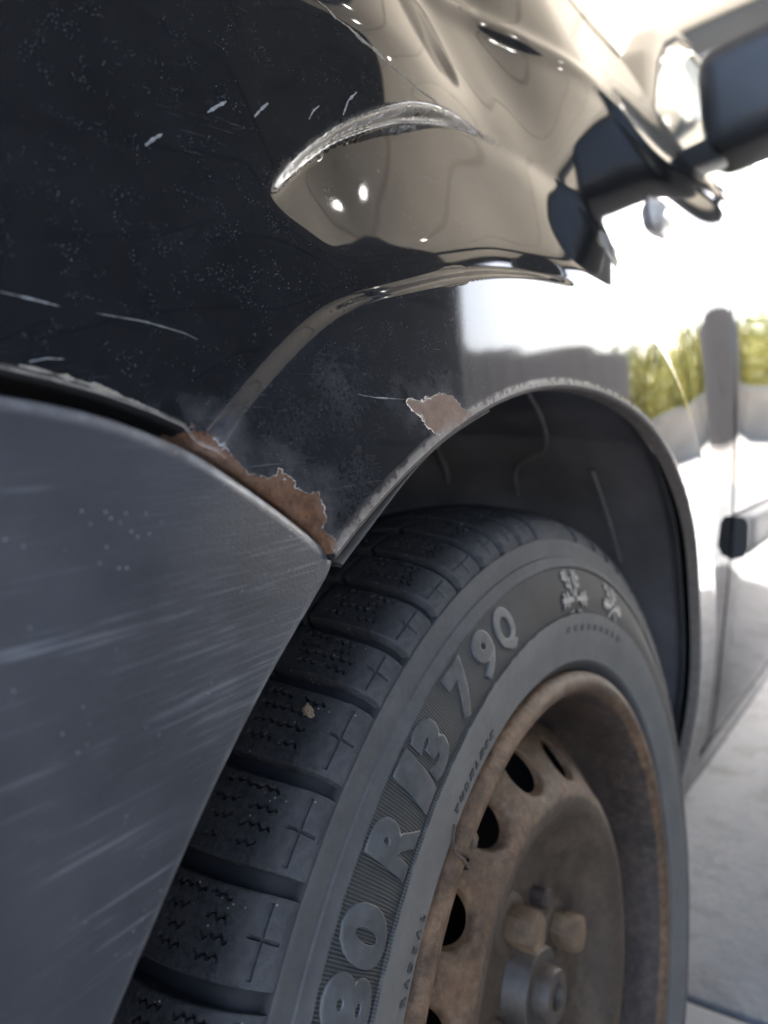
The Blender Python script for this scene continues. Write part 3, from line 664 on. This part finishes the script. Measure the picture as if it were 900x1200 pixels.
# loose liner edge strip hanging just inside the front of the arch lip
ths = np.radians(np.linspace(123.2, 104, 60)); Rs = .3345+.0035*sstep((123-np.degrees(ths))/14)
Vs = np.concatenate([np.stack([Rs*np.cos(ths), np.full(60, -.0255)+k_y, Rs*np.sin(ths)+k_z], -1)[:, None] for k_y, k_z in ((.03, .003), (.0, .0), (-.001, -.0006), (.0, -.0014), (.03, .001))], 1)
o = mesh_obj('liner_edge_strip', Vs.reshape(-1, 3), grid_faces(60, 5), M_DUSTLINER, liner); o.location = (0, 0, -G); fix_normals(o)
def on_liner(px, py, rad=.3465):
    lo, hi = -.02, .29
    for _ in range(40):
        mid = (lo+hi)/2; p = at(px, py, mid)
        if math.hypot(p[0], p[2]) < rad: lo = mid
        else: hi = mid
    return at(px, py, lo)
for path, rd in (([(612, 452), (624, 468), (634, 488), (641, 512), (640, 528), (630, 535), (612, 538), (604, 546), (603, 562), (608, 584)], .0016), ([(506, 512), (514, 530), (522, 548), (525, 566), (520, 580)], .0022), ([(694, 552), (704, 580), (716, 618), (728, 660)], .0014)):
    Pp = resample(np.array([on_liner(*q) for q in path]), 24); Pp = np.stack([np.convolve(np.pad(Pp[:, k_], 1, 'edge'), np.ones(3)/3, 'valid') for k_ in range(3)], 1)
    tube('liner_seam', Pp+OFF, rd, M_LINER_SEAM, liner, 8)
for px, py, y, s in ((604, 497, .12, .006), (660, 470, .10, .004)):
    p = at(px, py, y); V_, Fc = lathe([(.0001, s*.6), (s, s*.4), (s*1.2, 0), (s*1.2, -.004)], 16)
    q = fix_normals(mesh_obj('liner_clip', V_, Fc, M_DUSTLINER, liner)); q.location = Vector(p+OFF)

# ================================================================== WHEEL
STEER = R_(2.718)
def wheelpart(name, V, Fc, mat, **k):
    o = mesh_obj(name, V, Fc, mat, car, **k); o.location = (0, 0, -G); o.rotation_euler = (0, 0, STEER); return o
# tyre carcass with moulded steps; tread base lies 7 mm under the block tops
side = [(.1760, -.020), (.1800, -.010), (.1837, -.0035), (.1870, -.0012), (.1890, .0012), (.1935, .0018), (.2000, .0036), (.2080, .0050), (.2140, .0057), (.2166, .0058), (.2172, .0046), (.2230, .0046), (.2290, .0040), (.2350, .0022), (.2400, .0002), (.2428, -.0012), (.2434, -.0004),
        (.2450, -.0010), (.2485, -.0026), (.2492, -.0026), (.2498, -.0036), (.2540, -.0042), (.2570, -.0045), (.2592, -.0046), (.2597, -.0050), (.2600, -.0085), (.2640, -.0105), (.2680, -.0150), (.2700, -.0220), (.2730, -.0400), (.2745, -.0650)]
full = side+[(r, -.13-a) for r, a in side[-2::-1]]
V_, Fc = lathe(full, 512); tyre = autosmooth(fix_normals(wheelpart('tyre', V_, Fc, M_RUBBER)), 40)
tyre['label'] = 'dusty winter tyre with moulded size lettering'
tsurf = spline([-.0052, -.0085, -.0125, -.018, -.026, -.036, -.050, -.065, -.08, -.094, -.104, -.112, -.1175, -.1215, -.1248][::-1], [.2622, .2676, .2712, .2743, .2772, .2796, .2818, .2828, .2818, .2796, .2772, .2743, .2712, .2676, .2622][::-1])
def block_mesh(pitch, a0, a1, kind, ns=64, nf=40, seed=0):
    """one tread block, centred on angle 0; a0 (outboard) -> a1; height field with sipes and slots"""
    rs = np.random.default_rng(seed); J = rs.uniform(-1, 1, 24)
    gw = .0066/.275/2
    half = R_(pitch)/2-gw
    af = np.linspace(a0, a1, 400); lf = np.r_[0, np.cumsum(np.hypot(np.diff(af), np.diff(tsurf(af))))]
    fi = np.linspace(-1, 1, nf); a_s = np.interp(np.linspace(0, lf[-1], ns), lf, af)       # even spacing along the curved surface
    a, Fg = np.meshgrid(a_s, fi, indexing='ij'); Sg = (a-a0)/(a1-a0)
    ph = Fg*half
    if kind == 0: ph = ph + R_(.35)*np.sin(Sg*2.6)*(Sg > 0)
    if kind == 1: ph = ph + R_(1.2)*(Sg-.5)
    h = np.zeros_like(a)
    mm = ph*.275*1000; am = -a*1000                         # millimetres round and across
    def cut(d, wd, dep): return -dep*np.clip((1-np.abs(d)/wd)*2.2, 0, 1)
    if kind == 0:
        for q, b0, b1, jp, js in zip((-.62, -.21, .21, .62), 18.5+1.8*J[:4], 41+2*J[4:8], J[8:12]*3, J[12:16]):
            zz = q*half*275 + (.7+.15*js)*np.sin(am*(1.75+.15*js)+jp)+.35*np.sin(am*.6+jp)+.5*js
            act = np.clip((am-b0)*1.2, 0, 1)*np.clip((b1-am)*1.2, 0, 1)*(np.abs(am-29.-1.5*js) > 1.3+2.4*js)
            h = np.minimum(h, cut(mm-zz, .62, 3.4)*act)
        h = np.minimum(h, cut(am-9.4, .62, 3.0)*(np.abs(Fg) < .84))
        h = np.minimum(h, cut(mm, .62, 2.6)*np.clip((13.2-am)*1.5, 0, 1)*np.clip((am-5.8)*2, 0, 1))
        edge_ = 0
    else:
        for q in (-.5, 0, .5):
            zz = q*half*275*1.2 + .9*np.sin(am*1.4+q*4); h = np.minimum(h, cut(mm-zz, .6, 2.6)*(np.abs(Sg-.5) < .38))
    # worn, softly rounded block edges
    e = np.minimum((1-np.abs(Fg))*half*275, 99); h = h-.55*np.clip(1-e/.9, 0, 1)**2
    e2 = np.minimum(Sg, 1-Sg if kind == 0 else np.minimum(Sg, 1-Sg))*abs(a1-a0)*1000
    if kind: h = h-.55*np.clip(1-e2/.9, 0, 1)**2
    else: h = h-.55*np.clip(1-(1-Sg)*abs(a1-a0)*1000/.9, 0, 1)**2
    r = tsurf(a)+h/1000
    V0 = np.stack([r*np.cos(ph), -a, r*np.sin(ph)], -1)
    # skirts down to the carcass
    def skirt(P, flare): q = P.copy(); k = np.hypot(q[:, 0], q[:, 2]); t = np.arctan2(q[:, 2], q[:, 0])+flare; kk = k-.0082; return np.stack([kk*np.cos(t), q[:, 1], kk*np.sin(t)], 1)
    V1 = np.concatenate([skirt(V0[:, 0], -.0016)[:, None], V0, skirt(V0[:, -1], .0016)[:, None]], 1)
    def skirt2(P): q = P.copy(); k = np.hypot(q[:, 0], q[:, 2]); sc_ = (k-.008)/k; return np.stack([q[:, 0]*sc_, q[:, 1], q[:, 2]*sc_], 1)
    V1 = np.concatenate([skirt2(V1[0])[None], V1, skirt2(V1[-1])[None]], 0)
    me = bpy.data.meshes.new('tread_block'); me.from_pydata(V1.reshape(-1, 3).tolist(), [], grid_faces(ns+2, nf+2).tolist()); me.materials.append(M_TREAD)
    me.polygons.foreach_set('use_smooth', [True]*len(me.polygons))
    bm = bmesh.new(); bm.from_mesh(me); bmesh.ops.recalc_face_normals(bm, faces=bm.faces)
    for e_ in bm.edges:
        if len(e_.link_faces) == 2 and e_.calc_face_angle(0) > R_(48): e_.smooth = False
    bm.to_mesh(me); bm.free(); return me
# groove angles measured on the visible tread, the rest continues the same pitch sequence
gr = [86.9, 91.6, 96.4, 101.4, 106.8, 112.3, 118.3, 124.0, 131.4, 138.6, 145.6]
while gr[-1] < 86.9+360-9: gr.append(gr[-1]+[5.0, 5.6, 7.0][len(gr) % 3])
gr[-1:] = []; gr.append(86.9+360)
cache = {}
def place_block(c, p, a0, a1, kind, ns, nf):
    key = (round(p*4)/4, kind, a0, ns) + ((round(c),) if vis and kind == 0 else ())
    if key not in cache: cache[key] = block_mesh(key[0], a0, a1, kind, ns, nf, int(c*10))
    o = bpy.data.objects.new('tread_block', cache[key]); col.objects.link(o); o.parent = tyre; o.rotation_euler = (0, -R_(c), 0)
for g0, g1 in zip(gr[:-1], gr[1:]):
    c = (g0+g1)/2; p = g1-g0
    vis = 78 < c < 152
    place_block(c, p, -.0056, -.0485, 0, *((150, 104) if vis else (40, 24)))
    place_block(c+p*.18, p, -.0512, -.0780, 1, 30, 34)
    place_block(c+p*.32, p, -.0815, -.1240, 2, 40, 30)

# sidewall lettering: raised letters wrapped round the sidewall
A_side = lambda r: np.interp(r, [q[0] for q in side[2:24]], [q[1] for q in side[2:24]])
def text_mesh(ch, offset, extr, bev):
    cu = bpy.data.curves.new('t', 'FONT'); cu.body = ch; cu.size = 1; cu.offset = offset; cu.extrude = extr; cu.bevel_depth = bev; cu.bevel_resolution = 1; cu.align_x = 'CENTER'; cu.resolution_u = 4
    ob = bpy.data.objects.new('t', cu); col.objects.link(ob); dg = bpy.context.evaluated_depsgraph_get(); me = bpy.data.meshes.new_from_object(ob.evaluated_get(dg))
    bpy.data.objects.remove(ob); bpy.data.curves.remove(cu); return me
def letter(ch, ang, rc, height, width, mat, rise=.0007, slant=.0, bold=.022, name='raised_letter'):
    me = text_mesh(ch, bold, .1, .035)
    bm = bmesh.new(); bm.from_mesh(me); bmesh.ops.remove_doubles(bm, verts=bm.verts, dist=.0005); bmesh.ops.triangulate(bm, faces=bm.faces)
    for _ in range(3):
        ed = [e for e in bm.edges if e.calc_length() > .16]
        if not ed: break
        bmesh.ops.subdivide_edges(bm, edges=ed, cuts=1); bmesh.ops.triangulate(bm, faces=[f_ for f_ in bm.faces if len(f_.verts) > 3])
    bm.to_mesh(me); bm.free()
    me.materials.clear(); me.materials.append(mat)
    co = np.zeros(len(me.vertices)*3); me.vertices.foreach_get('co', co); co = co.reshape(-1, 3)
    y0_, y1_ = co[:, 1].min(), co[:, 1].max(); x0_, x1_ = co[:, 0].min(), co[:, 0].max(); z0_, z1_ = co[:, 2].min(), co[:, 2].max()
    vv_ = ((co[:, 1]-y0_)/(y1_-y0_)-.5)*height; uu = ((co[:, 0]-x0_)/(x1_-x0_)-.5)*width + slant*vv_
    ww = (co[:, 2]-z0_)/(z1_-z0_)
    r = rc+vv_; t = R_(ang)-uu/rc; a = A_side(r)-.0006+ww*(rise+.0006)
    P = np.stack([r*np.cos(t), -a, r*np.sin(t)], 1); me.vertices.foreach_set('co', P.ravel()); me.update()
    o = bpy.data.objects.new(name, me); col.objects.link(o); o.parent = tyre; return o
HL = .0222
for ch, ang, wdt in (('8', 145.2, .0195), ('0', 139.9, .0195), ('R', 131.8, .0205), ('1', 126.2, .0120), ('3', 122.2, .0160), ('7', 114.4, .0165), ('9', 108.3, .0165), ('Q', 102.8, .0180)):
    letter(ch, ang, .2305, HL, wdt, M_LETTER, slant=.12)
def word(txt, a_from, a_to, rc, h, rise=.0006):
    for i, ch in enumerate(txt):
        if ch == ' ': continue
        p = abs(a_to-a_from)/len(txt); letter(ch, a_from+(a_to-a_from)*(i+.5)/len(txt), rc, h, R_(p)*rc*(.62 if ch not in 'IL' else .4), M_LETTER_DARK, rise, 0, .02)
word('TUBELESS', 124.6, 111.0, .1955, .0048); word('RADIAL', 145.6, 135.6, .1940, .0048)
for i in range(9):   # row of tiny moulded characters on the far sidewall
    letter('HMRNEBHMK'[i] if False else 'H', 84-i*2.9, .2085, .0035, .0045, M_LETTER_DARK, .0004, 0, .02, 'moulded_mark')
# snowflake symbols
def flake_sym(ang, rc, size):
    parts = []
    for k in range(6):
        a = k*np.pi/3; d = np.array([np.cos(a), np.sin(a)]); nrm = np.array([-d[1], d[0]])
        parts.append((d*.10, d*1.0, .080))
        for q in (.42, .68):
            for sg in (-1, 1):
                b = d*q; parts.append((b, b+(d*.75+nrm*sg*.75)*.30, .066))
    Vv, Ff = [], []
    for p, q, wd in parts:
        if rc+(p[1]+q[1])/2*size < .2172 or rc+max(p[1], q[1])*size > .2440: continue
        p, q = np.array(p), np.array(q); e = q-p; nn = np.array([-e[1], e[0]])/np.linalg.norm(e)*wd; b = len(Vv)
        for zz, sc_ in ((0., 1.15), (1., .85)):
            for c_ in (p-nn*sc_, q-nn*sc_, q+nn*sc_, p+nn*sc_):
                u_, v_ = c_*size; r = max(rc+v_, .2174); t = R_(ang)-u_/rc; a_ = float(A_side(r))-.0005+zz*.0014; Vv.append((r*math.cos(t), -a_, r*math.sin(t)))
        Ff += [(b+4, b+5, b+6, b+7), (b, b+1, b+5, b+4), (b+1, b+2, b+6, b+5), (b+2, b+3, b+7, b+6), (b+3, b, b+4, b+7)]
    fix_normals(mesh_obj('snowflake_mark', Vv, Ff, M_LETTER, tyre, smooth=False))
flake_sym(80.8, .2250, .0185); flake_sym(64.5, .2255, .0165)
# small stone lodged in the tread
p = np.array([0, 0, 0.]); bm = bmesh.new(); bmesh.ops.create_icosphere(bm, subdivisions=3, radius=1)
for vv in bm.verts: vv.co = Vector((vv.co.x*.0014, vv.co.y*.0030, vv.co.z*.0042))*(1+.16*random.uniform(-1, 1))
me = bpy.data.meshes.new('stone'); bm.to_mesh(me); bm.free(); me.materials.append(simple('tan_grit', (.22, .155, .10), .9, var=.6, scale=700)); me.polygons.foreach_set('use_smooth', [True]*len(me.polygons))
o = bpy.data.objects.new('lodged_grit', me); col.objects.link(o); o.parent = tyre; o.location = (.2752*math.cos(R_(126.9)), .0225, .2752*math.sin(R_(126.9)))

# ---- steel rim
flange = [(.150, -.125), (.150, -.075), (.155, -.060), (.163, -.050), (.1650, -.030), (.1655, -.014), (.1672, -.0055), (.1705, -.0005), (.1745, .0016), (.1785, .0012), (.1812, -.0012), (.1822, -.0045), (.1805, -.0080), (.176, -.010)]
V_, Fc = lathe(flange, 320); rim = fix_normals(wheelpart('wheel_rim', V_, Fc, M_RUST_DARK)); rim['label'] = 'rusted steel wheel rim'
V_, Fc = lathe([(.1690, -.0025), (.1705, .0002), (.1725, .0016), (.1750, .0024), (.1778, .0023), (.1800, .0010), (.1818, -.0012), (.1828, -.0046), (.1808, -.0084)], 320)
fix_normals(mesh_obj('rim_flange', V_, Fc, M_RUST, rim))
discf = spline([.028, .036, .060, .078, .088, .098, .107, .114, .122, .132, .142, .152], [-.034, -.0335, -.033, -.030, -.022, -.0125, -.0095, -.0115, -.0175, -.0265, -.036, -.046])
# outer disc with sixteen vent holes: sector patches wrapped round each hole
NS = 16; r_in, r_out = .1085, .1480; rh, hr, ht = .1275, .0112, .0138
SEC = 2*np.pi/NS; K = 64; steps = 12
base_ang = R_(87.2)
VV, FF = [], []
tt_ = np.linspace(0, 2*np.pi, K, endpoint=False)
hx_ = SEC/2*rh; 
cc, ss_ = np.cos(tt_), np.sin(tt_)
kk = 1/np.maximum(np.abs(cc), np.abs(ss_)); sqx, sqy = cc*kk, ss_*kk
for s in range(NS):
    a0_ = base_ang+s*SEC; b = len(VV)
    ell_t, ell_r = ht*cc, rh+hr*ss_
    out_t = sqx*hx_; out_r = np.where(sqy > 0, rh+(r_out-rh)*sqy, rh+(rh-r_in)*sqy)
    for i in range(-4, steps+1):
        if i < 0:
            q = -i/4; t_ = ell_t*(1-.06*q); r_ = rh+(ell_r-rh)*(1-.06*q); dep = .0045*q
        elif i == 0: t_, r_, dep = ell_t*1.0, ell_r, 0
        else:
            q = (i/steps)**1.2; t_ = ell_t*(1-q)+out_t*q; r_ = ell_r*(1-q)+out_r*q; dep = 0
        a_ = discf(r_)-dep - (.0010*max(0, 1-i/3.)**2 if i >= 0 else .0010)
        an = a0_+t_/rh
        VV += np.stack([r_*np.cos(an), -a_, r_*np.sin(an)], 1).tolist()
    nr_ = steps+5
    for i in range(nr_-1):
        for k in range(K): k2 = (k+1) % K; FF.append((b+i*K+k, b+i*K+k2, b+(i+1)*K+k2, b+(i+1)*K+k))
o = mesh_obj('wheel_disc', VV, FF, M_RUST, rim)
bm = bmesh.new(); bm.from_mesh(o.data); bmesh.ops.remove_doubles(bm, verts=bm.verts, dist=.00025); bmesh.ops.recalc_face_normals(bm, faces=bm.faces); bm.to_mesh(o.data); bm.free()
rr_ = np.linspace(.028, r_in, 60); V_, Fc = lathe([(r, float(discf(r))) for r in rr_], 256)
dish = mesh_obj('wheel_dish', V_, Fc, M_DISH, rim); fix_normals(dish)
V_, Fc = lathe([(.1475, float(discf(.1478))), (.152, -.046), (.1555, -.056), (.157, -.075)], 256); fix_normals(mesh_obj('disc_weld_edge', V_, Fc, M_RUST_DARK, rim))
# hub: axle stub in the centre bore
V_, Fc = lathe([(.034, -.060), (.0275, -.0345), (.0245, -.031), (.0235, -.023), (.0222, -.0215), (.0150, -.0215), (.0145, -.014), (.0134, -.0125), (.0075, -.0125), (.0070, -.016), (.0001, -.016)], 96)
autosmooth(fix_normals(mesh_obj('hub_nose', V_, Fc, M_STEEL, rim)), 35)
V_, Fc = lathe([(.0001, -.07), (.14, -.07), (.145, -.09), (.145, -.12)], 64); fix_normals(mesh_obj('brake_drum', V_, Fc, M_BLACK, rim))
# bolts
bm = bmesh.new(); prof_b = [(.0090, 0), (.0098, .004), (.0098, .0172), (.0091, .0186), (.0001, .0190)]
Vv = []
for r, h in prof_b:
    for k in range(24):
        a = 2*np.pi*k/24; hexr = r/ (np.cos((a % (np.pi/3))-np.pi/6)) if r > .001 else r
        hexr = min(hexr, r*1.15); Vv.append((hexr*np.cos(a), -h, hexr*np.sin(a)))
bm.free(); Vv = np.array(Vv).reshape(len(prof_b), 24, 3).transpose(1, 0, 2).reshape(-1, 3); Ff = grid_faces(24, len(prof_b), True)
first = None
for k, ang in enumerate((104, 12, -78, 192)):
    pos = (.0455*math.cos(R_(ang)), .033, .0455*math.sin(R_(ang)))
    if first is None: first = autosmooth(fix_normals(mesh_obj('wheel_bolt', Vv, Ff, M_BOLT, rim)), 30); o = first
    else: o = first.copy(); col.objects.link(o); o.parent = rim
    o.location = pos; o.rotation_euler = (0, R_(ang*1.7), 0)
    V_, Fc = lathe([(.0175, -.0005), (.0165, .0022), (.0125, .0030), (.0085, .0020)], 40); s = fix_normals(mesh_obj('bolt_seat', V_, Fc, M_DISH, rim)); s.location = pos
# locating pin and small drain hole rim beside the bolts
V_, Fc = lathe([(.0062, 0), (.0062, .009), (.0050, .0105), (.0001, .0105)], 24); o = autosmooth(fix_normals(mesh_obj('locating_pin', V_, Fc, M_RUST_DARK, rim))); o.location = (.048*math.cos(R_(62)), .033, .048*math.sin(R_(62)))
# clip-on balance weight with its spring wire
def flangept(ang, r, a): return (r*math.cos(R_(ang)), -a, r*math.sin(R_(ang)))
Vv = []
for ang in np.linspace(123.4, 127.0, 10):
    q = 1-abs((ang-125)/2.4)**6*.35
    for r, a in ((.1692, -.006), (.1690, .0004), (.1715, .0026+.0006*q), (.1755, .0035+.0006*q), (.1790, .0028+.0006*q), (.1815, .0006), (.1822, -.004)):
        rc_ = .1765+(r-.1765)*q; Vv.append(flangept(ang, rc_, a))
o = autosmooth(fix_normals(mesh_obj('balance_weight', Vv, grid_faces(10, 7), M_RUST, rim)), 40)
tube('weight_clip_wire', [flangept(128.0, .1690, -.002), flangept(128.1, .1730, .0040), flangept(127.9, .1790, .0046), flangept(127.9, .1850, .0026), flangept(127.7, .1890, .0030), flangept(126.6, .1925, .0034), flangept(125.6, .1955, .0040)], .0006, M_STEEL, rim)
V_, Fc = lathe([(.0001, .0006), (.0018, .0006), (.0022, 0)], 16); o = fix_normals(mesh_obj('weight_rivet', V_, Fc, M_RUST_DARK, rim)); o.location = flangept(124.9, .1755, .0043)
